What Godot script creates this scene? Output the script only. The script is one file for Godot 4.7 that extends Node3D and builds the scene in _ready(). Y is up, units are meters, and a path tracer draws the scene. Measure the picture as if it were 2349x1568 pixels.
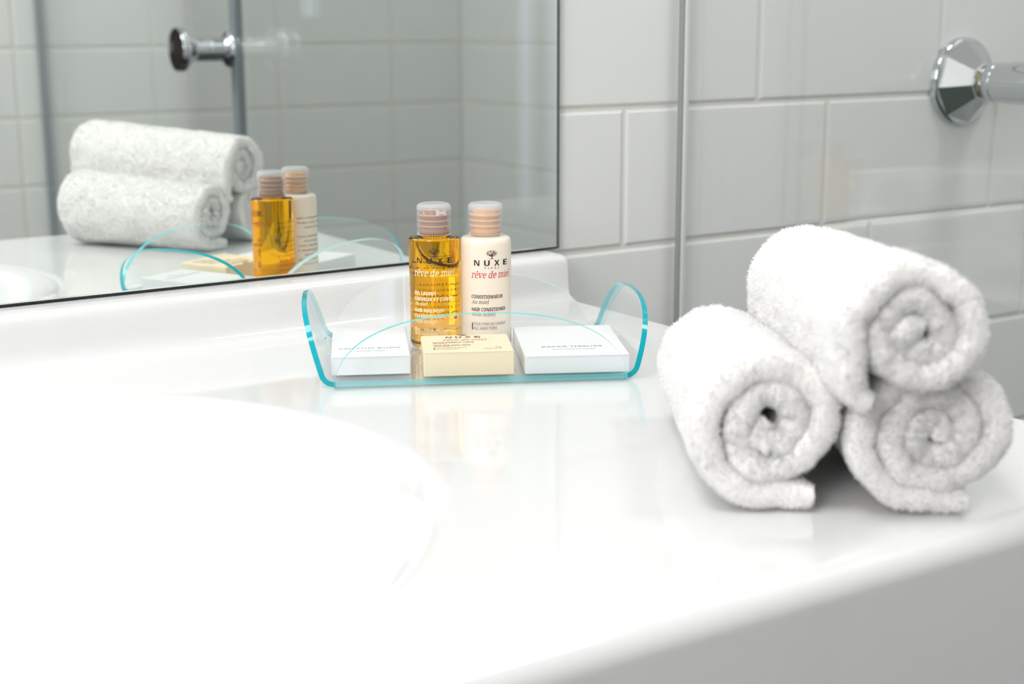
extends Node3D
# Bathroom vanity: lengths in metres, the basin's rim stands at height TOP.
const TOP := 0.85
var M := {}
var rng := RandomNumberGenerator.new()
var face_fonts := {}

func V(x: float, y: float, z: float) -> Vector3:
	return Vector3(x, y + TOP, z)

func _ready() -> void:
	rng.seed = 7
	set_view()
	materials()
	room()
	shower()
	vanity()
	tray_with_goods()
	towels()

# ------------------------------------------------------------------ view, light
func set_view() -> void:
	var cam := Camera3D.new()
	cam.name = "camera"
	add_child(cam)
	var lens := CameraAttributesPhysical.new()
	lens.frustum_focal_length = 51.276
	lens.frustum_focus_distance = 0.825
	lens.frustum_near = 0.01
	lens.frustum_far = 50.0
	lens.exposure_aperture = 9.1
	cam.attributes = lens
	cam.position = V(-0.0101, 0.1918, 0.8539)
	cam.basis = Basis(Vector3.UP, -0.5764) * Basis(Vector3.RIGHT, -0.2164) * Basis(Vector3.BACK, -0.0044)
	cam.current = true
	var env := Environment.new()
	env.background_mode = Environment.BG_COLOR
	env.background_color = Color(0, 0, 0)
	env.tonemap_mode = Environment.TONE_MAPPER_LINEAR
	env.tonemap_exposure = 0.497
	env.sdfgi_enabled = true
	env.ssao_enabled = true
	env.ssil_enabled = true
	var we := WorldEnvironment.new()
	we.name = "environment"
	we.environment = env
	add_child(we)

func panel_light(called: String, at: Vector3, size: Vector2, energy: float, glow: float, color: Color, label: String) -> void:
	var t := thing(called, label, "lamp", at)
	var body := rbox(Vector3(size.x + 0.04, 0.03, size.y + 0.04), 0.004)
	part("housing", body, M.white_metal, t, Vector3(0, 0.017, 0))
	var m := mat(Color(1, 1, 1), 0.5)
	m.emission_enabled = true
	m.emission = color
	m.emission_energy_multiplier = glow
	part("diffuser", rbox(Vector3(size.x, 0.004, size.y), 0.001), m, t, Vector3(0, 0.0, 0))
	var l := AreaLight3D.new()
	l.name = "light"
	l.area_size = size
	l.light_energy = energy
	l.light_color = color
	l.area_range = 8.0
	l.shadow_enabled = true
	l.position = Vector3(0, -0.004, 0)
	l.rotation = Vector3(-PI / 2, 0, 0)
	t.add_child(l)

# ------------------------------------------------------------------ helpers
func mat(c: Color, rough := 0.5, metal := 0.0) -> StandardMaterial3D:
	var m := StandardMaterial3D.new()
	m.albedo_color = c
	m.roughness = rough
	m.metallic = metal
	return m

func pane(c: Color, alpha: float) -> StandardMaterial3D:
	var m := mat(Color(c.r, c.g, c.b, alpha), 0.0)
	m.transparency = BaseMaterial3D.TRANSPARENCY_ALPHA
	m.cull_mode = BaseMaterial3D.CULL_DISABLED
	return m

func noise_tex(freq: float, lo: Color, hi: Color, bump := 0.0, s := 1, size := 512) -> NoiseTexture2D:
	var n := FastNoiseLite.new()
	n.seed = s
	n.frequency = freq
	n.fractal_octaves = 4
	var t := NoiseTexture2D.new()
	t.width = size
	t.height = size
	t.seamless = true
	t.noise = n
	if bump > 0.0:
		t.as_normal_map = true
		t.bump_strength = bump
	else:
		var g := Gradient.new()
		g.set_color(0, lo)
		g.set_color(1, hi)
		t.color_ramp = g
	return t

func thing(called: String, label: String, category: String, at := Vector3.ZERO, group := "") -> Node3D:
	var o := Node3D.new()
	o.name = numbered(called, self)
	add_child(o)
	o.position = at
	o.set_meta("label", label)
	o.set_meta("category", category)
	if group != "":
		o.set_meta("group", group)
	return o

func numbered(called: String, parent: Node) -> String:
	if not parent.has_node(called):
		return called
	var k := 1
	while parent.has_node("%s_%03d" % [called, k]):
		k += 1
	return "%s_%03d" % [called, k]

var counts := {}
func part(called: String, mesh: Mesh, m: Material, parent: Node, at := Vector3.ZERO, label := "") -> MeshInstance3D:
	var o := MeshInstance3D.new()
	var key := "%d/%s" % [parent.get_instance_id(), called]
	var k: int = counts.get(key, 0)
	counts[key] = k + 1
	o.name = called if k == 0 else "%s_%03d" % [called, k]
	o.mesh = mesh
	o.material_override = m
	o.position = at
	parent.add_child(o, true)
	if label != "":
		o.set_meta("label", label)
	return o

func struct(called: String, mesh: Mesh, m: Material, at := Vector3.ZERO, label := "") -> MeshInstance3D:
	var o := part(called, mesh, m, self, at)
	o.set_meta("kind", "structure")
	if label != "":
		o.set_meta("label", label)
		o.set_meta("category", called.split("_")[0])
	return o

# A triangle facing the way of hint, with flat or given normals.
func tri(st: SurfaceTool, a: Vector3, b: Vector3, c: Vector3, hint: Vector3) -> void:
	var n := (c - a).cross(b - a)
	if n.length_squared() < 1e-20:
		return
	if n.dot(hint) < 0.0:
		var s := b
		b = c
		c = s
		n = -n
	n = n.normalized()
	for p in [a, b, c]:
		st.set_normal(n)
		st.add_vertex(p)

func quad(st: SurfaceTool, a: Vector3, b: Vector3, c: Vector3, d: Vector3, hint: Vector3) -> void:
	tri(st, a, b, c, hint)
	tri(st, a, c, d, hint)

func start() -> SurfaceTool:
	var st := SurfaceTool.new()
	st.begin(Mesh.PRIMITIVE_TRIANGLES)
	return st

# A box with chamfered edges, centred.
func add_box(st: SurfaceTool, c: Vector3, size: Vector3, r: float) -> void:
	var h := size / 2.0
	var k := h - Vector3(r, r, r)
	for ax in 3:
		for s in [-1.0, 1.0]:
			var n := Vector3.ZERO
			n[ax] = s
			var u := (ax + 1) % 3
			var v := (ax + 2) % 3
			var q := []
			for e in [[-1, -1], [1, -1], [1, 1], [-1, 1]]:
				var p := Vector3.ZERO
				p[ax] = s * h[ax]
				p[u] = e[0] * k[u]
				p[v] = e[1] * k[v]
				q.append(c + p)
			quad(st, q[0], q[1], q[2], q[3], n)
	if r <= 0.0:
		return
	for ax in 3:
		var u := (ax + 1) % 3
		var v := (ax + 2) % 3
		for su in [-1.0, 1.0]:
			for sv in [-1.0, 1.0]:
				var a := Vector3.ZERO
				a[ax] = -k[ax]; a[u] = su * h[u]; a[v] = sv * k[v]
				var b := a
				b[u] = su * k[u]; b[v] = sv * h[v]
				var a2 := a
				a2[ax] = k[ax]
				var b2 := b
				b2[ax] = k[ax]
				var n := Vector3.ZERO
				n[u] = su; n[v] = sv
				quad(st, c + a, c + b, c + b2, c + a2, n)
	for sx in [-1.0, 1.0]:
		for sy in [-1.0, 1.0]:
			for sz in [-1.0, 1.0]:
				tri(st, c + Vector3(sx * h.x, sy * k.y, sz * k.z), c + Vector3(sx * k.x, sy * h.y, sz * k.z), c + Vector3(sx * k.x, sy * k.y, sz * h.z), Vector3(sx, sy, sz))

func rbox(size: Vector3, r: float) -> ArrayMesh:
	var st := start()
	add_box(st, Vector3.ZERO, size, r)
	return st.commit()

# A smooth sheet from rows of points; facing follows right-hand rule rows x columns, flipped by flip.
func grid(rows: Array, wrap_rows := false, wrap_cols := false, flip := false) -> ArrayMesh:
	var n := rows.size()
	var m: int = rows[0].size()
	var pos := PackedVector3Array()
	for r in rows:
		pos.append_array(r)
	var nor := PackedVector3Array()
	nor.resize(pos.size())
	var idx := PackedInt32Array()
	for i in (n if wrap_rows else n - 1):
		var i2 := (i + 1) % n
		for j in (m if wrap_cols else m - 1):
			var j2 := (j + 1) % m
			var a := i * m + j
			var b := i * m + j2
			var c := i2 * m + j2
			var d := i2 * m + j
			if flip:
				var s := b
				b = d
				d = s
			var f := (pos[c] - pos[a]).cross(pos[b] - pos[a]) + (pos[d] - pos[a]).cross(pos[c] - pos[a])
			for k in [a, b, c, d]:
				nor[k] += f
			idx.append_array([a, b, c, a, c, d])
	for k in nor.size():
		nor[k] = nor[k].normalized()
	var arr := []
	arr.resize(Mesh.ARRAY_MAX)
	arr[Mesh.ARRAY_VERTEX] = pos
	arr[Mesh.ARRAY_NORMAL] = nor
	arr[Mesh.ARRAY_INDEX] = idx
	var me := ArrayMesh.new()
	me.add_surface_from_arrays(Mesh.PRIMITIVE_TRIANGLES, arr)
	return me

# Lathed about +y; profile of (radius, height) from the bottom up; corners listed twice stay sharp.
func lathe(profile: Array, segs := 64, facets := false) -> ArrayMesh:
	var st := start()
	var pieces := []
	var cur := [profile[0]]
	for i in range(1, profile.size()):
		if profile[i].is_equal_approx(profile[i - 1]):
			pieces.append(cur)
			cur = [profile[i]]
		else:
			cur.append(profile[i])
	pieces.append(cur)
	for pc in pieces:
		if pc.size() < 2:
			continue
		if facets:
			for k in segs:
				var a0 := TAU * k / segs
				var a1 := TAU * (k + 1) / segs
				for i in pc.size() - 1:
					var p: Vector2 = pc[i]
					var q: Vector2 = pc[i + 1]
					var am := (a0 + a1) / 2.0
					var hint := Vector3(cos(am) * (q.y - p.y), p.x - q.x, sin(am) * (q.y - p.y))
					quad(st, Vector3(p.x * cos(a0), p.y, p.x * sin(a0)), Vector3(p.x * cos(a1), p.y, p.x * sin(a1)), Vector3(q.x * cos(a1), q.y, q.x * sin(a1)), Vector3(q.x * cos(a0), q.y, q.x * sin(a0)), hint)
			continue
		var norms := []
		for i in pc.size():
			var d: Vector2 = pc[mini(i + 1, pc.size() - 1)] - pc[maxi(i - 1, 0)]
			norms.append(Vector2(d.y, -d.x).normalized())
		for k in segs:
			var a0 := TAU * k / segs
			var a1 := TAU * (k + 1) / segs
			for i in pc.size() - 1:
				var v := []
				for e in [[i, a0], [i, a1], [i + 1, a1], [i + 1, a0]]:
					var p: Vector2 = pc[e[0]]
					var nn: Vector2 = norms[e[0]]
					v.append([Vector3(p.x * cos(e[1]), p.y, p.x * sin(e[1])), Vector3(nn.x * cos(e[1]), nn.y, nn.x * sin(e[1]))])
				for t in [[0, 1, 2], [0, 2, 3]]:
					var A: Vector3 = v[t[0]][0]
					var B: Vector3 = v[t[1]][0]
					var C: Vector3 = v[t[2]][0]
					var g := (C - A).cross(B - A)
					if g.length_squared() < 1e-22:
						continue
					var order: Array = t if g.dot(v[t[0]][1] + v[t[1]][1] + v[t[2]][1]) > 0 else [t[0], t[2], t[1]]
					for o in order:
						st.set_normal(v[o][1])
						st.add_vertex(v[o][0])
	return st.commit()

func arc(c: Vector2, r: float, a0: float, a1: float, n := 6) -> Array:
	var out := []
	for i in n + 1:
		var a := deg_to_rad(lerpf(a0, a1, float(i) / n))
		out.append(c + Vector2(cos(a), sin(a)) * r)
	return out

# ------------------------------------------------------------------ lettering
func face(serif: bool, bold: bool) -> Dictionary:
	var key := "%s%s" % [serif, bold]
	if not face_fonts.has(key):
		var f := SystemFont.new()
		f.font_names = PackedStringArray(["Droid Serif" if serif else "Droid Sans"])
		f.font_weight = 700 if bold else 400
		var d := {"font": f}
		var v: PackedVector3Array = glyphs("H", d)
		var lo := 1e9
		var hi := -1e9
		for p in v:
			lo = minf(lo, p.y)
			hi = maxf(hi, p.y)
		d.base = lo
		d.cap = hi - lo
		face_fonts[key] = d
	return face_fonts[key]

func glyphs(text: String, f: Dictionary) -> PackedVector3Array:
	var t := TextMesh.new()
	t.text = text
	t.font = f.font
	t.font_size = 48
	t.pixel_size = 1.0 / 48.0
	t.depth = 0.0
	t.curve_step = 2.0
	t.horizontal_alignment = HORIZONTAL_ALIGNMENT_LEFT
	t.vertical_alignment = VERTICAL_ALIGNMENT_CENTER
	var out := PackedVector3Array()
	for s in t.get_surface_count():
		var a := t.surface_get_arrays(s)
		var vs: PackedVector3Array = a[Mesh.ARRAY_VERTEX]
		var ns: PackedVector3Array = a[Mesh.ARRAY_NORMAL]
		var ix = a[Mesh.ARRAY_INDEX]
		if ix == null or ix.size() == 0:
			ix = PackedInt32Array(range(vs.size()))
		for k in range(0, ix.size(), 3):
			if ns[ix[k]].z > 0.5:
				out.append_array([vs[ix[k]], vs[ix[k + 1]], vs[ix[k + 2]]])
	return out

# Text as flat triangles in label space: left at x0, right at x1 (or cap-height proportion when x1 < x0).
func write(into: PackedVector2Array, text: String, x0: float, x1: float, base: float, cap: float, serif := false, bold := false, slant := 0.0) -> void:
	var f := face(serif, bold)
	var v := glyphs(text, f)
	var lo := 1e9
	var hi := -1e9
	for p in v:
		lo = minf(lo, p.x)
		hi = maxf(hi, p.x)
	var sy: float = cap / f.cap
	var sx: float = (x1 - x0) / (hi - lo) if x1 > x0 else sy
	for p in v:
		var y: float = (p.y - f.base) * sy
		into.append(Vector2(x0 + (p.x - lo) * sx + slant * y, base + y))

func spaced(into: PackedVector2Array, text: String, x0: float, x1: float, base: float, cap: float, w: float, bold := true) -> void:
	for k in text.length():
		var x := lerpf(x0, x1 - w, float(k) / (text.length() - 1))
		write(into, text[k], x, x + w, base, cap, false, bold)

func stroke(into: PackedVector2Array, a: Vector2, b: Vector2, w: float) -> void:
	var n := (b - a).orthogonal().normalized() * w / 2.0
	into.append_array([a + n, b + n, b - n, a + n, b - n, a - n])

# The emblem: a spreading round-crowned tree over a ground line.
func tree_mark(into: PackedVector2Array, c: Vector2, w: float, h: float, line0: float, line1: float, sparse := 1.0) -> void:
	var r := RandomNumberGenerator.new()
	r.seed = 21
	var sw := w * 0.030
	var fork := c + Vector2(0, h * 0.3)
	for e in [[-0.06, -0.16], [0.05, 0.17], [0.0, -0.05]]:
		stroke(into, c + Vector2(w * e[1], 0), c + Vector2(w * e[0] * 0.4, h * 0.12), sw * 1.4)
		stroke(into, c + Vector2(w * e[0] * 0.4, h * 0.12), fork, sw * 1.6)
	for k in 7:
		var a := deg_to_rad(lerpf(20, 160, k / 6.0))
		stroke(into, fork, fork + Vector2(cos(a) * w * 0.3, sin(a) * h * 0.3), sw)
	for k in int(95 * sparse):
		var a := r.randf() * TAU
		var q := sqrt(r.randf())
		var p := c + Vector2(cos(a) * q * w * 0.48, h * 0.66 + sin(a) * q * h * 0.34)
		var b := r.randf() * TAU
		var d := Vector2(cos(b), sin(b) * 0.7) * w * 0.05
		stroke(into, p - d, p, sw)
		stroke(into, p, p + d.rotated(0.9), sw)
	stroke(into, Vector2(line0, c.y + h * 0.05), Vector2(c.x - w * 0.12, c.y + h * 0.05), sw * 0.9)
	stroke(into, Vector2(c.x + w * 0.12, c.y + h * 0.05), Vector2(line1, c.y + h * 0.05), sw * 0.9)

func print_flat(t2: PackedVector2Array, o: Vector3, u: Vector3, v: Vector3) -> ArrayMesh:
	var st := start()
	var n := u.cross(v)
	for k in range(0, t2.size(), 3):
		tri(st, o + u * t2[k].x + v * t2[k].y, o + u * t2[k + 1].x + v * t2[k + 1].y, o + u * t2[k + 2].x + v * t2[k + 2].y, n)
	return st.commit()

# Bent round an upright cylinder of radius r; x = 0 lies towards the heading a0 (angle from +x towards +z).
func print_round(t2: PackedVector2Array, r: float, a0: float) -> ArrayMesh:
	var st := start()
	for k in range(0, t2.size(), 3):
		var p := []
		var hint := Vector3.ZERO
		for j in 3:
			var a := a0 - t2[k + j].x / r
			hint += Vector3(cos(a), 0, sin(a))
			p.append(Vector3(cos(a) * r, t2[k + j].y, sin(a) * r))
		tri(st, p[0], p[1], p[2], hint)
	return st.commit()

# ------------------------------------------------------------------ materials
func materials() -> void:
	M.tile = mat(Color(0.90, 0.905, 0.90), 0.10)
	M.grout = mat(Color(0.88, 0.875, 0.855), 0.9)
	M.plaster = mat(Color(0.88, 0.88, 0.87), 0.9)
	M.floor = mat(Color(0.16, 0.155, 0.15), 0.4)
	M.floor.albedo_texture = noise_tex(0.02, Color(0.8, 0.8, 0.8), Color(1, 1, 1), 0.0, 5, 256)
	M.floor.uv1_triplanar = true
	M.floor.uv1_world_triplanar = true
	M.white_metal = mat(Color(0.9, 0.9, 0.9), 0.4)
	M.ceramic = mat(Color(0.90, 0.90, 0.90), 0.06)
	M.mirror = mat(Color(0.945, 0.962, 0.95), 0.0, 1.0)
	M.mirror_edge = mat(Color(0.06, 0.09, 0.09), 0.15)
	M.mirror_gap = mat(Color(0.45, 0.46, 0.44), 0.15)
	M.chrome = mat(Color(0.82, 0.83, 0.85), 0.04, 1.0)
	M.brass = mat(Color(0.62, 0.56, 0.44), 0.2, 1.0)
	M.wood = mat(Color(0.20, 0.12, 0.09), 0.45)
	M.wood.albedo_texture = noise_tex(0.03, Color(0.6, 0.55, 0.5), Color(1, 1, 1), 0.0, 9, 256)
	M.wood.uv1_triplanar = true
	M.wood.uv1_scale = Vector3(12, 0.8, 12)
	M.glass = pane(Color(0.16, 0.36, 0.27), 0.05)
	M.seal = mat(Color(0.52, 0.55, 0.57), 0.35)
	M.seal_dark = mat(Color(0.58, 0.60, 0.60), 0.3)
	M.seal_soft = mat(Color(0.86, 0.86, 0.855), 0.4)
	M.acrylic = pane(Color(0.75, 0.95, 0.95), 0.02)
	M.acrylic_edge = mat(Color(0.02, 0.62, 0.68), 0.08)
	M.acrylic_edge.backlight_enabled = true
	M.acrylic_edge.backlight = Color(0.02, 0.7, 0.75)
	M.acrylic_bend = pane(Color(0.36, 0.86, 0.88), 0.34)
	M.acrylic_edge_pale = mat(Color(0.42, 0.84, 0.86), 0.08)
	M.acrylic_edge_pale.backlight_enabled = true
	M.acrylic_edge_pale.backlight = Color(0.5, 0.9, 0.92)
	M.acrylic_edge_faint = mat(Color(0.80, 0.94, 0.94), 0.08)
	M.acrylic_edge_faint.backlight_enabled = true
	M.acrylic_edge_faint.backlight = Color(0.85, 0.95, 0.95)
	M.card = mat(Color(0.93, 0.93, 0.935), 0.55)
	M.cream_card = mat(Color(0.985, 0.905, 0.765), 0.5)
	M.ink = mat(Color(0.10, 0.11, 0.11), 0.5)
	M.ink_brown = mat(Color(0.30, 0.23, 0.10), 0.5)
	M.ink_grey = mat(Color(0.45, 0.45, 0.46), 0.5)
	M.ink_red = mat(Color(0.78, 0.13, 0.11), 0.5)
	M.ink_rust = mat(Color(0.80, 0.33, 0.22), 0.5)
	M.ink_white = mat(Color(0.98, 0.95, 0.85), 0.5)
	M.gel = mat(Color(1.0, 0.72, 0.01, 0.0), 0.0)
	M.gel.refraction_enabled = true
	M.gel.refraction_scale = 0.042
	M.lotion = mat(Color(0.975, 0.92, 0.86), 0.22)
	M.lotion.subsurf_scatter_enabled = true
	M.lotion.subsurf_scatter_strength = 0.35
	M.neck_brown = mat(Color(0.68, 0.44, 0.26), 0.25)
	M.neck_tan = mat(Color(0.91, 0.70, 0.50), 0.3)
	M.cap = mat(Color(0.93, 0.94, 0.95, 0.20), 0.28)
	M.cap.transparency = BaseMaterial3D.TRANSPARENCY_ALPHA
	M.cap.cull_mode = BaseMaterial3D.CULL_DISABLED
	M.cap_top = mat(Color(0.93, 0.94, 0.96, 0.42), 0.28)
	M.cap_top.transparency = BaseMaterial3D.TRANSPARENCY_ALPHA
	M.cap_top.cull_mode = BaseMaterial3D.CULL_DISABLED
	M.towel = mat(Color(0.955, 0.945, 0.937), 1.0)
	M.pile = mat(Color(0.975, 0.975, 0.977), 1.0)

# ------------------------------------------------------------------ the room
func wall_box(lo: Vector3, hi: Vector3) -> ArrayMesh:
	var st := start()
	add_box(st, (lo + hi) / 2.0, hi - lo, 0.0)
	return st.commit()

# One glazed tile: front face, softened rim, sides; lies in the xy plane, front towards +z.
func tile_mesh(w: float, h: float, d := 0.005, r := 0.0022) -> ArrayMesh:
	var st := start()
	var o := [Vector3(-w / 2, -h / 2, -d), Vector3(w / 2, -h / 2, -d), Vector3(w / 2, h / 2, -d), Vector3(-w / 2, h / 2, -d)]
	var rings := [o]
	for e in [[0.0, r], [0.3 * r, 0.3 * r], [r, 0.0]]:
		var k := []
		for p in o:
			k.append(Vector3(p.x - signf(p.x) * e[0], p.y - signf(p.y) * e[0], -e[1]))
		rings.append(k)
	for i in 3:
		for j in 4:
			var a: Vector3 = rings[i][j]
			var b: Vector3 = rings[i][(j + 1) % 4]
			var hint := (a + b) / 2.0
			hint = Vector3(hint.x if absf(a.x - b.x) < 1e-6 else 0.0, hint.y if absf(a.y - b.y) < 1e-6 else 0.0, 0.001)
			quad(st, a, b, rings[i + 1][(j + 1) % 4], rings[i + 1][j], hint)
	quad(st, rings[3][0], rings[3][1], rings[3][2], rings[3][3], Vector3.BACK)
	return st.commit()

# Tiles a wall; rows measured by the joint heights, joints by an offset per row.
func tile_wall(wall: Node3D, along: Vector3, out: Vector3, origin: Vector3, x_lo: float, x_hi: float, y_lo: float, y_hi: float, joint_y: float, rows: float, length: float, offsets: Callable, gap := 0.003, skip := Rect2()) -> void:
	var cache := {}
	var k0 := int(floor((y_lo - joint_y) / rows))
	var k := k0
	while joint_y + k * rows < y_hi:
		var y0 := maxf(joint_y + k * rows + gap / 2, y_lo)
		var y1 := minf(joint_y + (k + 1) * rows - gap / 2, y_hi)
		var off: float = offsets.call(k)
		var j := int(floor((x_lo - off) / length))
		while off + j * length < x_hi:
			var x0 := maxf(off + j * length + gap / 2, x_lo)
			var x1 := minf(off + (j + 1) * length - gap / 2, x_hi)
			j += 1
			if x1 - x0 < 0.006 or y1 - y0 < 0.006:
				continue
			if skip.has_area() and skip.encloses(Rect2(x0, y0, x1 - x0, y1 - y0)):
				continue
			var key := "%.4f %.4f" % [x1 - x0, y1 - y0]
			if not cache.has(key):
				cache[key] = tile_mesh(x1 - x0, y1 - y0)
			var o := part("tile", cache[key], M.tile, wall)
			o.transform = Transform3D(Basis(along, Vector3.UP, out), origin + along * ((x0 + x1) / 2) + Vector3.UP * ((y0 + y1) / 2))
		k += 1

const LEFT := -1.0
const RIGHT := 1.5304
const FRONT := 1.70
const CEIL := 2.40
const TILE_Z := -0.005   # the glazed face of the back wall; the mirror's face is z = 0

func room() -> void:
	var back := struct("wall_back", wall_box(Vector3(LEFT - 0.1, 0, -0.15), Vector3(RIGHT + 0.1, CEIL, TILE_Z - 0.0016)), M.grout, Vector3.ZERO, "long white tiled wall that carries the mirror, the basin and the shower fitting")
	var offs := {0: 0.6476, 1: 0.7777, -1: 0.703}
	tile_wall(back, Vector3.RIGHT, Vector3.BACK, Vector3(0, 0, TILE_Z), LEFT, RIGHT, 0.0, CEIL, TOP + 0.0263, 0.1030, 0.2050, func(k): return offs[k] if offs.has(k) else 0.6476 + 0.065 * posmod(k * 2, 3), 0.0032, Rect2(LEFT - 0.1, TOP + 0.032, 0.5859 + 1.0 + 0.09, 1.1))
	var front := struct("wall_front", wall_box(Vector3(LEFT - 0.1, 0, FRONT + 0.0016), Vector3(RIGHT + 0.1, CEIL, FRONT + 0.12)), M.grout, Vector3.ZERO, "white tiled wall seen only in the mirror, behind the reflected towels")
	tile_wall(front, Vector3.LEFT, Vector3.FORWARD, Vector3(0, 0, FRONT), -RIGHT, -0.46, 0.0, CEIL, TOP + 0.0325, 0.1165, 0.2400, func(_k): return -0.8947, 0.004)
	var side := struct("wall_right", wall_box(Vector3(RIGHT + 0.0016, 0, -0.15), Vector3(RIGHT + 0.12, CEIL, FRONT + 0.12)), M.grout, Vector3.ZERO, "white tiled end wall of the shower, seen in the mirror through the glass")
	tile_wall(side, Vector3.BACK, Vector3.LEFT, Vector3(RIGHT, 0, 0), 0.0, FRONT, 0.0, CEIL, TOP + 0.0325, 0.1165, 0.2330, func(k): return 0.05 + 0.1165 * posmod(k, 2), 0.004)
	struct("wall_left", wall_box(Vector3(LEFT - 0.12, 0, -0.15), Vector3(LEFT, CEIL, FRONT + 0.12)), M.plaster, Vector3.ZERO, "plain white plastered wall at the far left of the basin")
	struct("floor", wall_box(Vector3(LEFT - 0.1, -0.1, -0.15), Vector3(RIGHT + 0.1, 0, FRONT + 0.12)), M.floor, Vector3.ZERO, "dark grey bathroom floor below the basin")
	struct("ceiling", wall_box(Vector3(LEFT - 0.1, CEIL, -0.15), Vector3(RIGHT + 0.1, CEIL + 0.1, FRONT + 0.12)), M.plaster, Vector3.ZERO, "plain white ceiling with two square lamps")
	# a dark wooden door with slim lit panes, seen only as a reflection in chrome and glass
	var door := struct("door_1", rbox(Vector3(0.80, 2.0, 0.03), 0.002), M.wood, Vector3(0.035, 1.001, FRONT - 0.012), "dark brown wooden door in the wall behind the viewer")
	var lit := mat(Color(0.8, 0.87, 0.95), 0.3)
	lit.emission_enabled = true
	lit.emission = Color(0.78, 0.88, 1.0)
	lit.emission_energy_multiplier = 0.6
	for e in [[0.209, 0.020, 0.85], [-0.270, 0.026, 1.6], [-0.345, 0.032, 1.6]]:
		part("window_pane", rbox(Vector3(e[1], e[2], 0.006), 0.001), lit, door, Vector3(e[0] - 0.035, 0.9 - e[2] / 2, -0.0165))
	part("door_handle", lathe([Vector2(0, 0), Vector2(0.012, 0), Vector2(0.012, 0), Vector2(0.012, 0.05), Vector2(0.012, 0.05), Vector2(0, 0.05)], 20), M.chrome, door, Vector3(0.33, 0.0, -0.064)).rotation.x = PI / 2
	panel_light("ceiling_light", Vector3(-0.22, CEIL - 0.034, 0.42), Vector2(0.50, 0.50), 1.6, 5.0, Color(1.0, 0.998, 0.995), "square white ceiling lamp above the basin")
	# frosted daylight window high in the left wall
	var wl := thing("window_1", "frosted daylight window in the left wall beside the basin", "window", Vector3(LEFT + 0.012, 1.62, 1.15))
	wl.set_meta("kind", "structure")
	part("window_frame", rbox(Vector3(0.024, 0.90, 0.70), 0.003), M.white_metal, wl)
	var day := mat(Color(0.9, 0.93, 0.96), 0.4)
	day.emission_enabled = true
	day.emission = Color(0.93, 0.97, 1.0)
	day.emission_energy_multiplier = 2.0
	part("frosted_pane", rbox(Vector3(0.006, 0.82, 0.62), 0.001), day, wl, Vector3(0.0125, 0, 0))
	var al := AreaLight3D.new()
	al.name = "light"
	al.area_size = Vector2(0.62, 0.82)
	al.light_energy = 3.0
	al.light_color = Color(1.0, 0.99, 0.985)
	al.area_range = 8.0
	al.shadow_enabled = true
	al.position = Vector3(0.017, 0, 0)
	al.rotation = Vector3(0, -PI / 2, 0)
	wl.add_child(al)
	panel_light("ceiling_light", Vector3(1.12, CEIL - 0.034, 0.75), Vector2(0.30, 0.30), 1.35, 4.0, Color(1.0, 0.998, 0.995), "smaller square white ceiling lamp inside the shower")

# ------------------------------------------------------------------ shower
const GX := 0.6953

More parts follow.
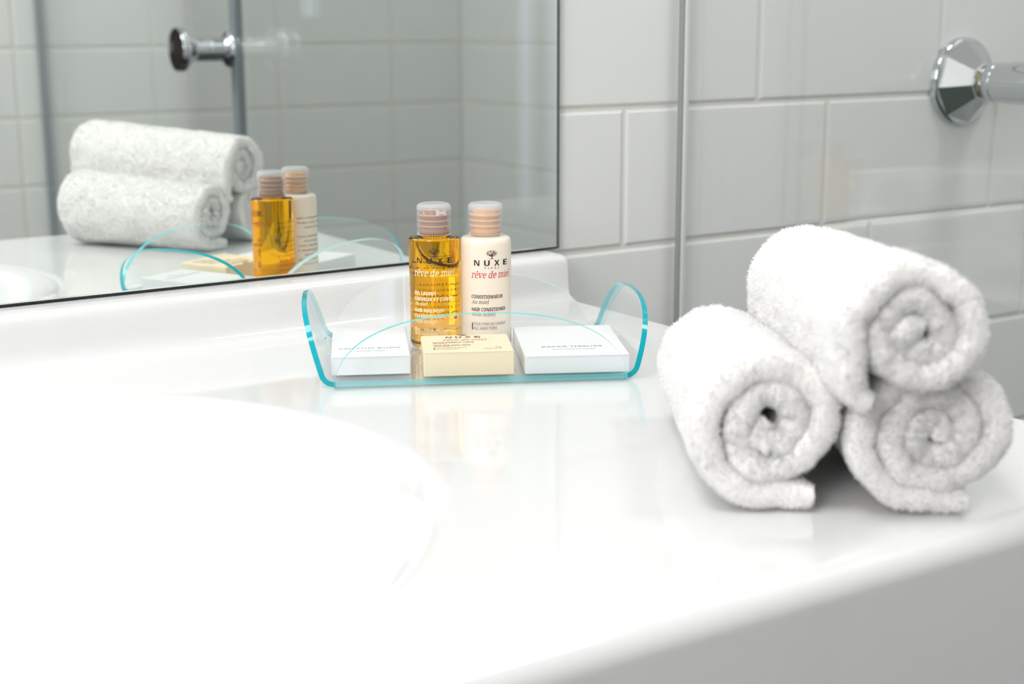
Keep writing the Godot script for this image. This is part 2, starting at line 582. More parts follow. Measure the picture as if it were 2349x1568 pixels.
func shower() -> void:
	var h := 2.0
	var a := thing("shower_screen", "fixed clear glass shower panel standing beyond the right end of the basin", "glass panel", Vector3(GX + 0.004, 0.002, 0.425))
	part("pane", rbox(Vector3(0.008, h, 0.836), 0.0005), M.glass, a, Vector3(0, h / 2, 0))
	part("wall_seal", rbox(Vector3(0.0052, h, 0.006), 0.001), M.seal_soft, a, Vector3(-0.002, h / 2, -0.4228))
	part("seal_lip", rbox(Vector3(0.0013, h, 0.005), 0.0003), M.seal_dark, a, Vector3(-0.0062, h / 2, -0.4224))
	part("edge_seal", rbox(Vector3(0.011, h, 0.008), 0.001), M.seal, a, Vector3(0, h / 2, 0.4205))
	var d := thing("shower_door", "clear glass shower door with a chrome knob, seen in the mirror", "glass door", Vector3(GX + 0.004, 0.002, 1.276))
	part("pane", rbox(Vector3(0.008, h, 0.836), 0.0005), M.glass, d, Vector3(0, h / 2, 0))
	part("edge_seal", rbox(Vector3(0.011, h, 0.007), 0.001), M.seal, d, Vector3(0, h / 2, -0.4215))
	part("edge_seal", rbox(Vector3(0.013, h, 0.012), 0.001), M.seal, d, Vector3(0, h / 2, 0.416))
	var prof := [Vector2(0, 0), Vector2(0.023, 0), Vector2(0.023, 0), Vector2(0.0235, 0.002), Vector2(0.021, 0.006), Vector2(0.016, 0.0085), Vector2(0.0145, 0.010), Vector2(0.0145, 0.010), Vector2(0.0145, 0.026), Vector2(0.0145, 0.026), Vector2(0.0138, 0.0265), Vector2(0.0138, 0.0275), Vector2(0.0145, 0.028), Vector2(0.0145, 0.028), Vector2(0.0145, 0.043)]
	prof.append_array([Vector2(0.0155, 0.047), Vector2(0.0185, 0.051), Vector2(0.0235, 0.0555), Vector2(0.0262, 0.0590), Vector2(0.0270, 0.0625), Vector2(0.0266, 0.066), Vector2(0.0255, 0.0675), Vector2(0.0255, 0.0675), Vector2(0, 0.0675)])
	var k := part("knob", lathe(prof, 56), M.chrome, d, Vector3(-0.004, TOP + 0.1597 - 0.002, -0.411), "chrome knob with a flat round face")
	k.rotation.z = PI / 2
	# faceted wall rosette with the short inlet arm of the shower tap
	var f := thing("shower_fitting", "chrome shower fitting with faceted rosette on the tiled wall behind glass", "shower fitting", V(1.0092, 0.1392, TILE_Z))
	f.rotation.x = PI / 2
	part("rosette", lathe([Vector2(0, 0), Vector2(0.0375, 0), Vector2(0.0375, 0), Vector2(0.0375, 0.004), Vector2(0.0365, 0.0058), Vector2(0.0345, 0.0068), Vector2(0.0345, 0.0068), Vector2(0.010, 0.0068)], 64), M.chrome, f)
	part("cone", lathe([Vector2(0.0355, 0.0064), Vector2(0.0345, 0.0085), Vector2(0.0345, 0.0085), Vector2(0.0165, 0.0262), Vector2(0.0165, 0.0262), Vector2(0.0150, 0.0270), Vector2(0.0, 0.0270)], 8, true), M.chrome, f).rotation.y = 0.12
	part("collar", lathe([Vector2(0.0, 0.0260), Vector2(0.0135, 0.0260), Vector2(0.0135, 0.0260), Vector2(0.0125, 0.029), Vector2(0.0135, 0.0315), Vector2(0.0, 0.0315)], 40), M.brass, f, Vector3.ZERO, "dull brass collar")
	part("arm", lathe([Vector2(0, 0.0312), Vector2(0.0135, 0.0312), Vector2(0.0158, 0.0335), Vector2(0.0168, 0.0375), Vector2(0.0168, 0.042), Vector2(0.0168, 0.042), Vector2(0.0162, 0.0425), Vector2(0.0162, 0.0445), Vector2(0.0168, 0.045), Vector2(0.0168, 0.045), Vector2(0.0168, 0.055), Vector2(0.0168, 0.055), Vector2(0.0175, 0.0555), Vector2(0.0175, 0.0555), Vector2(0.0175, 0.085), Vector2(0.0175, 0.085), Vector2(0, 0.085)], 56), M.chrome, f)

# ------------------------------------------------------------------ basin and mirror
const END := 0.5763

func bowl(x: float, z: float) -> float:
	var d := sqrt(pow((x - 0.05) / 0.237, 2) + pow((z - 0.270) / 0.208, 2))
	if d > 1.06:
		return 0.0
	# rounded lip, steep side, gently dished floor
	var e := 1.06 - d
	var soft := 0.10
	var fall := e * e / (2.0 * soft) if e < soft else soft / 2.0 + (e - soft)
	return -0.150 * (1.0 - pow(maxf(1.0 - fall / 1.01, 0.0), 4.0))

func vanity() -> void:
	var t := thing("washbasin", "white glossy washbasin counter with an oval bowl and raised back ledge", "washbasin")
	var prof := [Vector2(TILE_Z, -0.15), Vector2(TILE_Z, -0.05), Vector2(TILE_Z, 0.0308), Vector2(TILE_Z + 0.0005, 0.0312), Vector2(0.004, 0.0312)]
	prof.append_array([Vector2(0.0158, 0.0309), Vector2(0.0185, 0.0306), Vector2(0.0212, 0.0299), Vector2(0.0230, 0.0286), Vector2(0.0240, 0.0265), Vector2(0.0244, 0.0235), Vector2(0.0251, 0.015), Vector2(0.0256, 0.0095), Vector2(0.0264, 0.0062), Vector2(0.0281, 0.0035), Vector2(0.0305, 0.0016), Vector2(0.0335, 0.0005), Vector2(0.037, 0.0)])
	var flat0 := prof.size()
	var z := 0.040
	while z < 0.4935:
		prof.append(Vector2(z, 0.0))
		z += 0.0032
	var flat1 := prof.size()
	for p in arc(Vector2(0.496, -0.011), 0.011, 90, 0, 10):
		prof.append(p)
	prof.append_array([Vector2(0.507, -0.06), Vector2(0.5065, -0.15), Vector2(0.5065, -0.15), Vector2(0.26, -0.15), Vector2(TILE_Z, -0.15)])
	var rows := []
	var xs := []
	var x := -0.46
	while x < END - 0.004:
		xs.append(x)
		x += 0.0034
	for e in [[0.0030, 0.0], [0.0015, 0.0], [0.0006, 0.0004], [0.0, 0.0012]]:
		xs.append(END - e[0])
	for xi in xs.size():
		var row := PackedVector3Array()
		var inset: float = [0.0, 0.0, 0.0004, 0.0014][xi - xs.size() + 4] if xi >= xs.size() - 4 else 0.0
		for j in prof.size():
			var p: Vector2 = prof[j]
			var y := p.y
			if j >= flat0 and j < flat1:
				y += bowl(xs[xi], p.x)
			if j > 2 and j < prof.size() - 3:
				y -= inset
			row.append(V(xs[xi], y, p.x))
		rows.append(row)
	part("basin_body", grid(rows, false, false, true), M.ceramic, t)
	# right end face, flush with the swept profile
	var st := start()
	var last: PackedVector3Array = rows[rows.size() - 1]
	var poly := PackedVector2Array()
	for p in last:
		poly.append(Vector2(p.z, p.y))
	var ix := Geometry2D.triangulate_polygon(poly)
	for k in range(0, ix.size(), 3):
		tri(st, last[ix[k]], last[ix[k + 1]], last[ix[k + 2]], Vector3.RIGHT)
	part("end_face", st.commit(), M.ceramic, t)
	# the mirror: silvered sheet with dark ground edges
	var m := thing("mirror", "wide frameless wall mirror standing on the basin's back ledge", "mirror")
	var x1 := 0.5859
	var y0 := 0.0318
	var y1 := 1.08
	var ms := start()
	add_box(ms, V((LEFT + 0.01 + x1 - 0.0024) / 2, (y0 + 0.0014 + y1) / 2, -0.0022), Vector3(x1 - 0.0024 - LEFT - 0.01, y1 - y0 - 0.0014, 0.0044), 0.0)
	part("silvered_sheet", ms.commit(), M.mirror, m)
	for e in [[x1 - 0.0020, 0.0008, M.mirror_edge, "ground_edge"], [x1 - 0.0011, 0.0010, M.mirror_gap, "bevel"], [x1 - 0.0003, 0.0006, M.mirror_edge, "ground_edge"]]:
		part(e[3], rbox(Vector3(e[1], y1 - y0, 0.0042), 0.0001), e[2], m, V(e[0], (y0 + y1) / 2, -0.0022))
	part("lower_edge", rbox(Vector3(x1 - 0.0024 - LEFT - 0.01, 0.0013, 0.0042), 0.0002), M.mirror_edge, m, V((LEFT + 0.01 + x1 - 0.0024) / 2, y0 + 0.0007, -0.0022))

# ------------------------------------------------------------------ tray, bottles, boxes
const TC := Vector2(0.4224, 0.1454)
const TANG := 0.4658

func tray_with_goods() -> void:
	tray()
	var cam2 := Vector2(-0.0101, 0.8539)
	bottle(Vector2(0.4154, 0.1160), cam2, true)
	bottle(Vector2(0.4413, 0.1314), cam2, false)
	boxes()

func tray() -> void:
	var t := thing("amenity_tray", "clear acrylic tray with arched sides and turquoise edges beside the mirror", "tray", V(TC.x, 0.0, TC.y))
	var u := Vector3(cos(TANG), 0, sin(TANG))
	var v := Vector3(sin(TANG), 0, -cos(TANG))
	var wb := 0.167
	var db := 0.133
	var th := 0.0030
	var rb := 0.0075
	# base sheet
	var hw := wb / 2 - 0.005
	var hd := db / 2 - 0.005
	var st := start()
	quad(st, u * -hw + v * -hd + Vector3(0, th, 0), u * hw + v * -hd + Vector3(0, th, 0), u * hw + v * hd + Vector3(0, th, 0), u * -hw + v * hd + Vector3(0, th, 0), Vector3.UP)
	quad(st, u * -hw + v * -hd + Vector3(0, 0.0003, 0), u * hw + v * -hd + Vector3(0, 0.0003, 0), u * hw + v * hd + Vector3(0, 0.0003, 0), u * -hw + v * hd + Vector3(0, 0.0003, 0), Vector3.DOWN)
	part("base_sheet", st.commit(), M.acrylic, t)
	for w in [["f", -v, u, hw, hd, 0.0335, 0.03, 2.35], ["b", v, u, hw, hd, 0.0325, 0.29, 2.35], ["l", -u, v, hd, hw, 0.0335, 0.289, 2.75], ["r", u, v, hd, hw, 0.0335, 0.289, 2.75]]:
		var o: Vector3 = w[1]
		var al: Vector3 = w[2]
		var hl: float = w[3] + 0.001
		var off: float = w[4]
		var H: float = w[5] + 0.003
		var lean: float = w[6]
		var n: float = w[7]
		var turn := PI / 2 - lean
		# height along the bent sheet -> (outward, up) at its inner and outer faces
		var at := func(s: float, side: float) -> Vector2:
			var bend := rb * turn
			var c := Vector2(0, rb + th / 2)
			var r := rb - side * th / 2
			if s < bend:
				var a := s / rb
				return c + Vector2(sin(a), -cos(a)) * r
			return c + Vector2(sin(turn), -cos(turn)) * r + Vector2(cos(turn), sin(turn)) * (s - bend)
		var S := 96
		var K := 12
		var faces := [[], []]
		var rim := [[], []]
		for i in S + 1:
			var a := PI - PI * i / S
			var x := signf(cos(a)) * pow(absf(cos(a)), 2.0 / n) * hl
			var top := (H + 0.0065) * pow(maxf(sin(a), 0.0), 2.0 / n)
			for side in 2:
				var row := PackedVector3Array()
				for k in K + 1:
					var p: Vector2 = at.call(top * k / K, 1.0 if side == 0 else -1.0)
					row.append(o * (off + p.x) + al * x + Vector3.UP * (p.y + 0.0003))
				faces[side].append(row)
				rim[side].append(row[K])
		var g := start()
		for side in 2:
			var me := grid(faces[side], false, false, side == 1)
			g.append_from(me, 0, Transform3D())
		var sheet := part("side_sheet", g.commit(), M.acrylic, t)
		var er := []
		for q in 2:
			var row := PackedVector3Array()
			for p in rim[q]:
				row.append(p)
			er.append(row)
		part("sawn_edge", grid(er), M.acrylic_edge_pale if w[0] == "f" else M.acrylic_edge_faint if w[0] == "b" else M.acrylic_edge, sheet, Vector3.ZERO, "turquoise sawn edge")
		# the heat-bent fold gathers the tint along the foot
		if w[0] != "f":
			continue
		var bend_rows := []
		for side in [1.0, -1.0]:
			for k in 5:
				var kk := k if side > 0 else 4 - k
				var p: Vector2 = at.call(rb * turn * (kk * 0.085 - 0.04), side * 0.9)
				var row := PackedVector3Array()
				for e in [-1.0, 1.0]:
					row.append(o * (off + p.x) + al * (e * hl) + Vector3.UP * (p.y + 0.0003))
				bend_rows.append(row)
		part("fold", grid(bend_rows, true), M.acrylic_bend, sheet)

func bottle(at: Vector2, cam2: Vector2, gel: bool) -> void:
	var b0 := 0.0034
	var t := thing("toiletry_bottle", "clear bottle of amber gel with a frosted cap in the tray" if gel else "cream coloured conditioner bottle with a frosted cap in the tray", "bottle", V(at.x, b0, at.y))
	var R := 0.015
	var H := 0.0685 - b0
	var body := [Vector2(0, 0.0008), Vector2(0.0105, 0.0002), Vector2(0.0128, 0.0), Vector2(0.0140, 0.0005), Vector2(0.0147, 0.0014), Vector2(R, 0.003), Vector2(R, 0.003), Vector2(R, 0.02), Vector2(R, 0.05)]
	if gel:
		body.append_array([Vector2(R, H - 0.0012), Vector2(0.0148, H - 0.0004), Vector2(0.0143, H), Vector2(0.0143, H), Vector2(0.0095, H + 0.0006), Vector2(0.0085, H + 0.0012), Vector2(0.0085, H + 0.0012), Vector2(0, H + 0.0012)])
	else:
		body.append_array([Vector2(R, H - 0.0035), Vector2(0.0146, H - 0.0014), Vector2(0.0136, H - 0.0003), Vector2(0.0122, H), Vector2(0.0095, H + 0.0003), Vector2(0.0085, H + 0.0008), Vector2(0, H + 0.0008)])
	part("body", lathe(body, 96), M.gel if gel else M.lotion, t)
	# threaded neck inside the cap
	var neck := [Vector2(0, H + 0.0008), Vector2(0.0086, H + 0.0008), Vector2(0.0086, H + 0.0045)]
	for k in 3:
		var y := H + 0.0055 + k * 0.0030
		neck.append_array([Vector2(0.0078, y - 0.0006), Vector2(0.0078, y), Vector2(0.0090, y + 0.0007), Vector2(0.0092, y + 0.0012), Vector2(0.0086, y + 0.0018), Vector2(0.0078, y + 0.0021)])
	neck.append_array([Vector2(0.0078, H + 0.0152), Vector2(0.0070, H + 0.0158), Vector2(0, H + 0.0158)])
	part("threaded_neck", lathe(neck, 64), M.neck_brown if gel else M.neck_tan, t)
	var rc := 0.0101
	var hc := 0.0883 - b0
	var wall := [Vector2(rc - 0.0009, H + 0.0012), Vector2(rc, H + 0.0014), Vector2(rc, H + 0.0040), Vector2(rc, hc - 0.0036)]
	var cap := part("cap", lathe(wall, 72), M.cap, t, Vector3.ZERO, "frosted translucent cap")
	part("cap_top", lathe([Vector2(rc, hc - 0.0036), Vector2(rc, hc - 0.0022), Vector2(rc - 0.0005, hc - 0.0010), Vector2(rc - 0.0016, hc - 0.0003), Vector2(rc - 0.003, hc), Vector2(0.004, hc - 0.0003), Vector2(0, hc - 0.0003)], 72), M.cap_top, cap)
	for k in 3:
		var y := H + 0.0063 + k * 0.0033
		part("screw_thread", lathe([Vector2(rc - 0.0010, y), Vector2(rc - 0.0002, y + 0.0003), Vector2(rc - 0.0010, y + 0.0006)], 64), M.cap_top, cap)
	var teeth := start()
	for k in 40:
		var a := TAU * k / 40.0
		add_box(teeth, Vector3(cos(a) * (rc - 0.0004), H + 0.0016, sin(a) * (rc - 0.0004)), Vector3(0.0007, 0.0007, 0.0007), 0.0001)
	part("tear_ring", teeth.commit(), M.cap_top, cap)
	if gel:
		var tab := start()
		var ta := atan2(cam2.y - at.y, cam2.x - at.x) - 0.42
		for e in [[-0.0022, 0.0018, 0.0030], [0.0, 0.0034, 0.0014], [0.0022, 0.0018, 0.0028]]:
			var a: float = ta - e[0] / rc
			var pt := Vector3(cos(a), 0, sin(a)) * (rc + 0.00025)
			var side: Vector3 = Vector3(-sin(a), 0, cos(a)) * e[1] / 2.0
			for f in [1.0, 1.05]:
				quad(tab, pt * f - side + Vector3(0, hc - 0.0050 - e[2] / 2, 0), pt * f + side + Vector3(0, hc - 0.0050 - e[2] / 2, 0), pt * f + side + Vector3(0, hc - 0.0046 + e[2] / 2, 0), pt * f - side + Vector3(0, hc - 0.0046 + e[2] / 2, 0), pt)
		part("pull_tab", tab.commit(), M.cap_top, cap)
	# printed label
	var dir := cam2 - at
	var a0 := atan2(dir.y, dir.x) - (0.0 if gel else 0.245)
	var Rp := R + 0.00008
	var kx := 0.000064 * 0.97   # metres per measured unit round the body
	var dark := PackedVector2Array()
	var second := PackedVector2Array()
	var Y := func(c: float) -> float: return H - (c - (450.0 if gel else 452.0)) / 16900.0
	var cap1 := 0.0021
	tree_mark(dark, Vector2(0, Y.call(618.0 if gel else 648.0)), 0.0066, 0.0052, -0.0107, 0.0107)
	if gel:
		spaced(dark, "NUXE", -0.0112, 0.0112, Y.call(685.0), 0.0033, 0.0034)
		spaced(dark, "PARIS", -0.0046, 0.0046, Y.call(715.0), 0.0011, 0.0009, false)
		write(second, "rêve de miel", -0.0136, 0.0128, Y.call(812.0), 0.0041, true, false, 0.22)
		var L := -0.0136
		write(second, "GEL LAVANT", L, L + 0.0142, Y.call(1000.0), cap1, false, true)
		write(second, "CHEVEUX ET CORPS", L, L + 0.0247, Y.call(1058.0), cap1, false, true)
		write(second, "Au miel", L, L + 0.0090, Y.call(1103.0), 0.0020, true, false, 0.2)
		write(second, "HAIR AND BODY", L, L + 0.0190, Y.call(1172.0), cap1, false, true)
		write(second, "CLEANSING GEL", L, L + 0.0196, Y.call(1228.0), cap1, false, true)
		write(second, "With honey", L, L + 0.0142, Y.call(1280.0), 0.0020, true, false, 0.2)
		write(second, "TOUT TYPE DE CHEVEUX / PEAU", L + 0.0014, L + 0.0262, Y.call(1365.0), 0.0016)
		write(second, "ALL HAIR/SKIN TYPES", L + 0.0014, L + 0.0210, Y.call(1402.0), 0.0016)
		stroke(second, Vector2(L + 0.0005, Y.call(1404.0)), Vector2(L + 0.0005, Y.call(1325.0)), 0.0007)
	else:
		spaced(dark, "NUXE", -0.0107, 0.0107, Y.call(714.0), 0.0033, 0.0033)
		spaced(dark, "PARIS", -0.0044, 0.0044, Y.call(744.0), 0.0011, 0.0009, false)
		write(second, "rêve de miel", -0.0126, 0.0126, Y.call(836.0), 0.0041, true, false, 0.22)
		var L := -0.0126
		write(dark, "CONDITIONNEUR", L, L + 0.0195, Y.call(1040.0), cap1, false, true)
		write(dark, "Au miel", L, L + 0.0104, Y.call(1092.0), 0.0021, true, false, 0.2)
		write(dark, "HAIR CONDITIONER", L, L + 0.0216, Y.call(1167.0), cap1, false, true)
		write(dark, "With honey", L, L + 0.0146, Y.call(1216.0), 0.0021, true, false, 0.2)
		write(dark, "TOUS TYPES DE CHEVEUX", L + 0.0013, L + 0.0216, Y.call(1308.0), 0.0016)
		write(dark, "ALL HAIR TYPES", L + 0.0013, L + 0.0156, Y.call(1354.0), 0.0018)
		stroke(dark, Vector2(L + 0.0004, Y.call(1356.0)), Vector2(L + 0.0004, Y.call(1285.0)), 0.0008)
	part("dark_print", print_round(dark, Rp, a0), M.ink, t, Vector3.ZERO, "dark lettering and tree emblem")
	part("pale_print" if gel else "red_print", print_round(second, Rp, a0), M.ink_white if gel else M.ink_red, t, Vector3.ZERO, "cream lettering" if gel else "red italic lettering")
	# small print round the back
	var small := PackedVector2Array()
	var lines := ["do włosów i ciała", "per corpo e capelli", "για μαλλιά και σώματος", "", "AQUA/WATER/EAU, SODIUM", "LAURETH SULFATE, GLYCERIN", "HONEY/MIEL, PEG-7", "POLYQUATERNIUM-10", "SODIUM BENZOATE, CITRIC", "FRAGRANCE (PARFUM)", "ETHYL ALCOHOL", "", "FRANCE"]
	for k in lines.size():
		if lines[k] != "":
			write(small, lines[k], -0.011, 0.011 if k % 3 != 2 else 0.006, H - 0.017 - k * 0.0034, 0.0013)
	if not gel:
		for k in 10:
			write(small, ["AQUA/WATER/EAU", "CETEARYL ALCOHOL", "BEHENTRIMONIUM", "HONEY/MIEL", "GLYCERIN, PARFUM", "SODIUM BENZOATE", "CITRIC ACID, LIMONENE", "TOCOPHEROL", "LINALOOL", "FRANCE"][k], -0.024, -0.0125, 0.024 - k * 0.0019, 0.0012)
	part("small_print", print_round(small, Rp, a0 + PI), M.ink_brown if gel else M.ink, t, Vector3.ZERO, "small dark text on the back")

# A folding carton standing with its front left bottom corner at p, width along u, depth along v.
func carton(label: String, p: Vector2, q: Vector2, depth: float, h: float, m: Material, category: String) -> Array:
	var d := q - p
	var w := d.length()
	var u := Vector3(d.x, 0, d.y).normalized()
	var v := Vector3(u.z, 0, -u.x)
	var t := thing("carton", label, category, V(p.x, 0.0034, p.y) + u * (w / 2) + v * (depth / 2))
	t.basis = Basis(u, Vector3.UP, -v)
	part("box_body", rbox(Vector3(w, h, depth), 0.0005), m, t, Vector3(0, h / 2, 0))
	var flap := start()
	add_box(flap, Vector3(0, h - 0.0002, depth / 2 + 0.0001), Vector3(w - 0.0014, 0.0004, 0.0004), 0.0001)
	part("lid_fold", flap.commit(), m, t)
	return [t, w, depth, h]

func boxes() -> void:
	var c := carton("low white carton lettered COTTON BUDS at the left of the tray", Vector2(0.3286, 0.1524), Vector2(0.3670, 0.1720), 0.078, 0.0104, M.card, "box")
	var tx := PackedVector2Array()
	write(tx, "COTTON BUDS", -0.0175, 0.0165, -0.020, 0.0026)
	write(tx, "COTONS-TIGES", -0.0090, 0.0080, -0.0265, 0.0018)
	part("lettering", print_flat(tx, Vector3(0, c[3] + 0.0001, 0), Vector3.RIGHT, Vector3.FORWARD), M.ink_grey, c[0])
	c = carton("low white carton lettered PAPER TISSUES at the right of the tray", Vector2(0.4180, 0.2083), Vector2(0.4688, 0.2358), 0.079, 0.0101, M.card, "box")
	tx = PackedVector2Array()
	write(tx, "PAPER TISSUES", -0.0175, 0.0165, -0.019, 0.0030)
	write(tx, "MOUCHOIRS EN PAPIER", -0.0120, 0.0115, -0.0250, 0.0016)
	part("lettering", print_flat(tx, Vector3(0, c[3] + 0.0001, 0), Vector3.RIGHT, Vector3.FORWARD), M.ink_grey, c[0])
	c = carton("small cream soap carton with red and dark lettering between two white boxes", Vector2(0.3693, 0.1825), Vector2(0.4130, 0.2053), 0.0435, 0.0135, M.cream_card, "box")
	var w: float = c[1]
	tx = PackedVector2Array()
	var red := PackedVector2Array()
	var l := -w / 2
	spaced(tx, "NUXE", l + 0.0138, l + 0.0335, 0.0130, 0.0042, 0.0034)
	tree_mark(tx, Vector2(l + 0.0236, 0.0182), 0.0062, 0.0040, l + 0.016, l + 0.031)
	write(red, "rêve de miel", l + 0.0118, l + 0.0362, 0.0060, 0.0042, true, false, 0.22)
	write(tx, "SAVON VISAGE ET CORPS", l + 0.0060, l + 0.0288, 0.0006, 0.0023, false, true)
	write(red, "Au miel", l + 0.0060, l + 0.0132, -0.0018, 0.0022, true, false, 0.2)
	write(tx, "FACE AND BODY SOAP", l + 0.0060, l + 0.0268, -0.0066, 0.0023, false, true)
	write(red, "With honey", l + 0.0060, l + 0.0150, -0.0089, 0.0022, true, false, 0.2)
	write(tx, "TOUS TYPES DE PEAUX", l + 0.0072, l + 0.0240, -0.0124, 0.0018)
	write(tx, "ALL SKIN TYPES", l + 0.0072, l + 0.0195, -0.0155, 0.0018)
	stroke(tx, Vector2(l + 0.0062, -0.0156), Vector2(l + 0.0062, -0.0106), 0.0007)
	write(tx, "20 g", l + 0.0400, l + 0.0428, -0.0130, 0.0020)
	write(tx, "0.70 OZ. NET WT.", l + 0.0330, l + 0.0436, -0.0165, 0.0020)
	part("dark_print", print_flat(tx, Vector3(0, c[3] + 0.0001, 0), Vector3.RIGHT, Vector3.FORWARD), M.ink_brown, c[0])
	part("red_print", print_flat(red, Vector3(0, c[3] + 0.0001, 0), Vector3.RIGHT, Vector3.FORWARD), M.ink_rust, c[0])

# ------------------------------------------------------------------ towels
func towels() -> void:
	towel("rolled white terry towel lying on the counter, leftmost of the stack", Vector3(0.3765, 0.0308, 0.4450), Vector3(0.4520, 0.0308, 0.3234), 0.0308, 0.955, 0.07, 0.0104, 2.12, -90.0, 0.55, 0.0, 0.62, 11)
	towel("rolled white terry towel lying on the counter, right of the lower two", Vector3(0.4265, 0.0298, 0.4840), Vector3(0.5090, 0.0298, 0.3620), 0.0314, 0.905, 0.07, 0.0096, 2.55, -90.0, 0.45, 0.0, 0.85, 12)
	towel("rolled white terry towel resting on top of the two others", Vector3(0.4036, 0.0762, 0.4918), Vector3(0.4905, 0.0662, 0.3450), 0.0283, 1.0, 0.0, 0.0097, 2.2, -122.0, 0.0, 0.0065, 0.9, 13)

func pile_loop() -> ArrayMesh:
	# one bent tuft, a unit high, three-sided and tapering
	var rows := []
	for k in 4:
		var f := k / 3.0
		var c := Vector3(0.28 * f * f, f, 0.0)
		var r: float = [0.17, 0.19, 0.15, 0.04][k]
		var row := PackedVector3Array()
		for j in 3:
			var a := TAU * j / 3.0
			row.append(c + Vector3(cos(a) * r, 0, sin(a) * r))
		rows.append(row)
	return grid(rows, false, true)

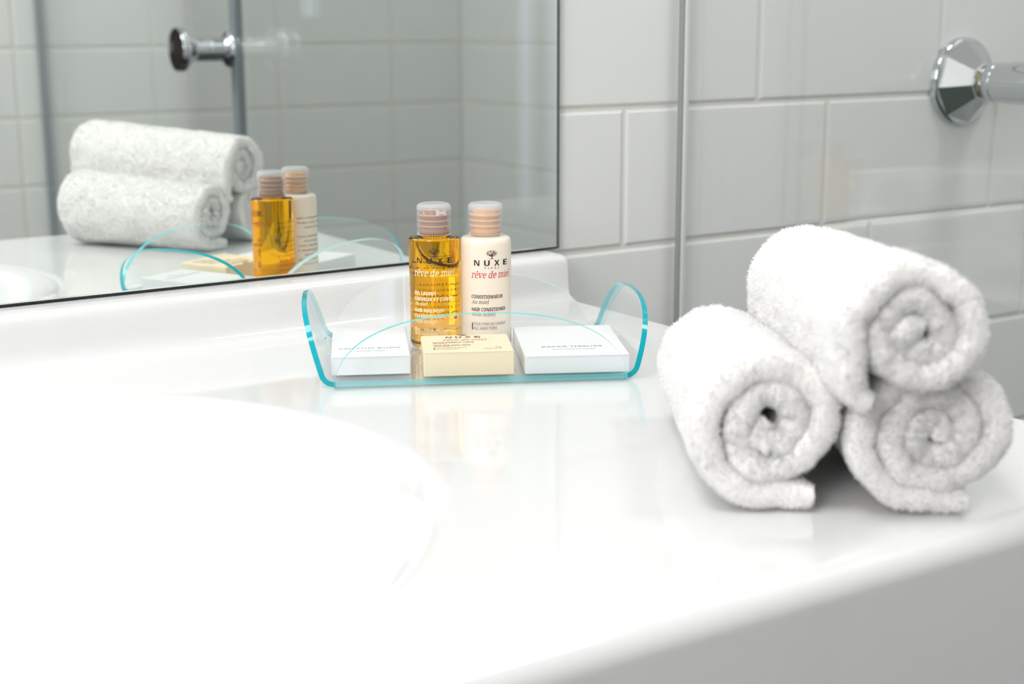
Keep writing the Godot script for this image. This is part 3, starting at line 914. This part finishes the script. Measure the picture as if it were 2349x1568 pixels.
func towel(label: String, f: Vector3, b: Vector3, R: float, squash: float, taper: float, thick: float, turns: float, start_deg: float, flap: float, hang: float, inner: float, s: int) -> void:
	var t := thing("rolled_towel", label, "towel", V((f.x + b.x) / 2, minf(f.y, b.y) - R, (f.z + b.z) / 2), "rolled white towels stacked on the basin")
	var axis := (f - b).normalized()
	var right := Vector3.UP.cross(axis).normalized()
	var up := axis.cross(right)
	var mid := (f + b) / 2
	var origin := V(mid.x, mid.y, mid.z) - t.position
	var half := (f - b).length() / 2
	var noise := FastNoiseLite.new()
	noise.seed = s
	noise.frequency = 1.0
	noise.fractal_octaves = 3
	# centre line of the rolled sheet seen from the front end, clockwise inwards
	var path := PackedVector2Array()
	var r0 := R - thick / 2
	var pitch := thick * 0.985
	if flap > 0.0:
		for k in 8:
			path.append(Vector2(flap * R * (1.0 - k / 8.0), -r0 * squash))
	var N := int(turns * 84)
	for k in N + 1:
		var a := TAU * turns * k / N
		var ring := a / TAU
		var r := r0 - pitch * (floorf(ring) + smoothstep(0.62, 1.0, ring - floorf(ring)))
		r = maxf(r, thick * 0.45)
		var ang := deg_to_rad(start_deg) - a
		if ring < 0.6:
			r += hang * exp(-pow((rad_to_deg(ang) + 130.0) / 24.0, 2))
		var q := clampf((R - r) / R * 1.25, 0.0, 1.0)
		var p := Vector2(cos(ang) * r * lerpf(1.0, inner, q), sin(ang) * r * squash)
		p += Vector2(noise.get_noise_2d(cos(ang) * 1.2 + 5.0, a * 0.25), noise.get_noise_2d(sin(ang) * 1.2 - 3.0, a * 0.25 + 9.0)) * 0.0022 * q
		path.append(p)
	# the innermost end is tucked across the middle
	var tip := path[path.size() - 1]
	var way := (tip - path[path.size() - 2]).normalized()
	for k in range(1, 9):
		way = way.lerp((Vector2.ZERO - tip).normalized(), 0.35).normalized()
		path.append(path[path.size() - 1] + way * 0.0011)
	# loop round the sheet: outer side, front round, inner side, back round
	var loop := []
	var AX := 22
	for k in AX + 1:
		loop.append([lerpf(-1, 1, float(k) / AX), 1.0, 0.0])
	for k in range(1, 8):
		var a := PI / 2 - PI * k / 8.0
		loop.append([1.0, sin(a), cos(a)])
	for k in AX + 1:
		loop.append([lerpf(1, -1, float(k) / AX), -1.0, 0.0])
	for k in range(1, 8):
		var a := -PI / 2 - PI * k / 8.0
		loop.append([-1.0, sin(a), cos(a)])
	var rows := []
	var P := path.size()
	for i in P:
		var tan := (path[mini(i + 1, P - 1)] - path[maxi(i - 1, 0)]).normalized()
		var n := Vector2(-tan.y, tan.x)   # outwards for a clockwise path
		if n.dot(path[i]) < 0.0 and i > 12:
			n = n
		var edge := minf(minf(i, P - 1 - i) / 4.0, 1.0)
		var th := thick / 2 * (0.7 + 0.3 * sqrt(edge))
		var ends := noise.get_noise_2d(i * 0.035, 40.0) * 0.0035
		var depth := -0.0035 * clampf(float(i) / P * 1.2 - 0.2, 0.0, 1.0)
		var row := PackedVector3Array()
		for e in loop:
			var ax: float = e[0] * (half - thick * 0.2 + ends + depth) + e[2] * thick * 0.32
			var wob := noise.get_noise_3d(path[i].x * 60.0, path[i].y * 60.0, ax * 45.0) * 0.0016 + noise.get_noise_3d(path[i].x * 240.0, path[i].y * 240.0, ax * 240.0) * 0.0006
			var p2: Vector2 = path[i] + n * (e[1] * th + wob)
			var grow := 1.0 + taper * ax / half
			row.append(origin + right * p2.x * grow + up * (p2.y * grow + (R * squash * (grow - 1.0))) + axis * ax)
		rows.append(row)
	var body := grid(rows, false, true, true)
	part("rolled_sheet", body, M.towel, t)
	# end strips
	for e in [0, P - 1]:
		var st := start()
		var ring: PackedVector3Array = rows[e]
		var c := Vector3.ZERO
		for p in ring:
			c += p
		c /= ring.size()
		var hint: Vector3 = c - rows[1 if e == 0 else P - 2][0]
		for k in ring.size():
			tri(st, c, ring[k], ring[(k + 1) % ring.size()], hint)
		part("sheet_end", st.commit(), M.towel, t)
	# terry pile
	var arrays := body.surface_get_arrays(0)
	var pos: PackedVector3Array = arrays[Mesh.ARRAY_VERTEX]
	var nor: PackedVector3Array = arrays[Mesh.ARRAY_NORMAL]
	var Lc := loop.size()
	var r2 := RandomNumberGenerator.new()
	r2.seed = s
	var where: Array[Transform3D] = []
	var outer := mini(P - 2, int(84 * (1.08 if hang == 0.0 else 1.3)) + (8 if flap > 0.0 else 0))
	var count_out := 30000
	var count_end := 15000
	for k in count_out + count_end:
		var i: int
		var j: int
		if k < count_out:
			i = r2.randi_range(0, outer)
			j = r2.randi_range(0, AX - 1)
		else:
			i = r2.randi_range(0, P - 2)
			j = r2.randi_range(AX - 1, AX + 8) if k % 3 else r2.randi_range(Lc - 9, Lc - 1)
		var j2 := (j + 1) % Lc
		var fu := r2.randf()
		var fv := r2.randf()
		var A := i * Lc
		var B := (i + 1) * Lc
		var p := pos[A + j].lerp(pos[A + j2], fv).lerp(pos[B + j].lerp(pos[B + j2], fv), fu)
		var n := nor[A + j].lerp(nor[B + j2], 0.5).normalized()
		var d := (n + Vector3(r2.randf_range(-1, 1), r2.randf_range(-1, 1), r2.randf_range(-1, 1)) * 0.55).normalized()
		var side := d.cross(Vector3(r2.randf_range(-1, 1), r2.randf_range(-1, 1), r2.randf_range(-1, 1))).normalized()
		var h := r2.randf_range(0.0010, 0.0019)
		var w := r2.randf_range(0.0009, 0.0014)
		where.append(Transform3D(Basis(side * w, d * h, side.cross(d) * w), p - n * 0.0003))
	var mm := MultiMesh.new()
	mm.transform_format = MultiMesh.TRANSFORM_3D
	mm.mesh = pile_loop()
	mm.instance_count = where.size()
	for k in where.size():
		mm.set_instance_transform(k, where[k])
	var o := MultiMeshInstance3D.new()
	o.name = "terry_pile"
	o.multimesh = mm
	o.material_override = M.pile
	o.set_meta("kind", "stuff")
	t.add_child(o)
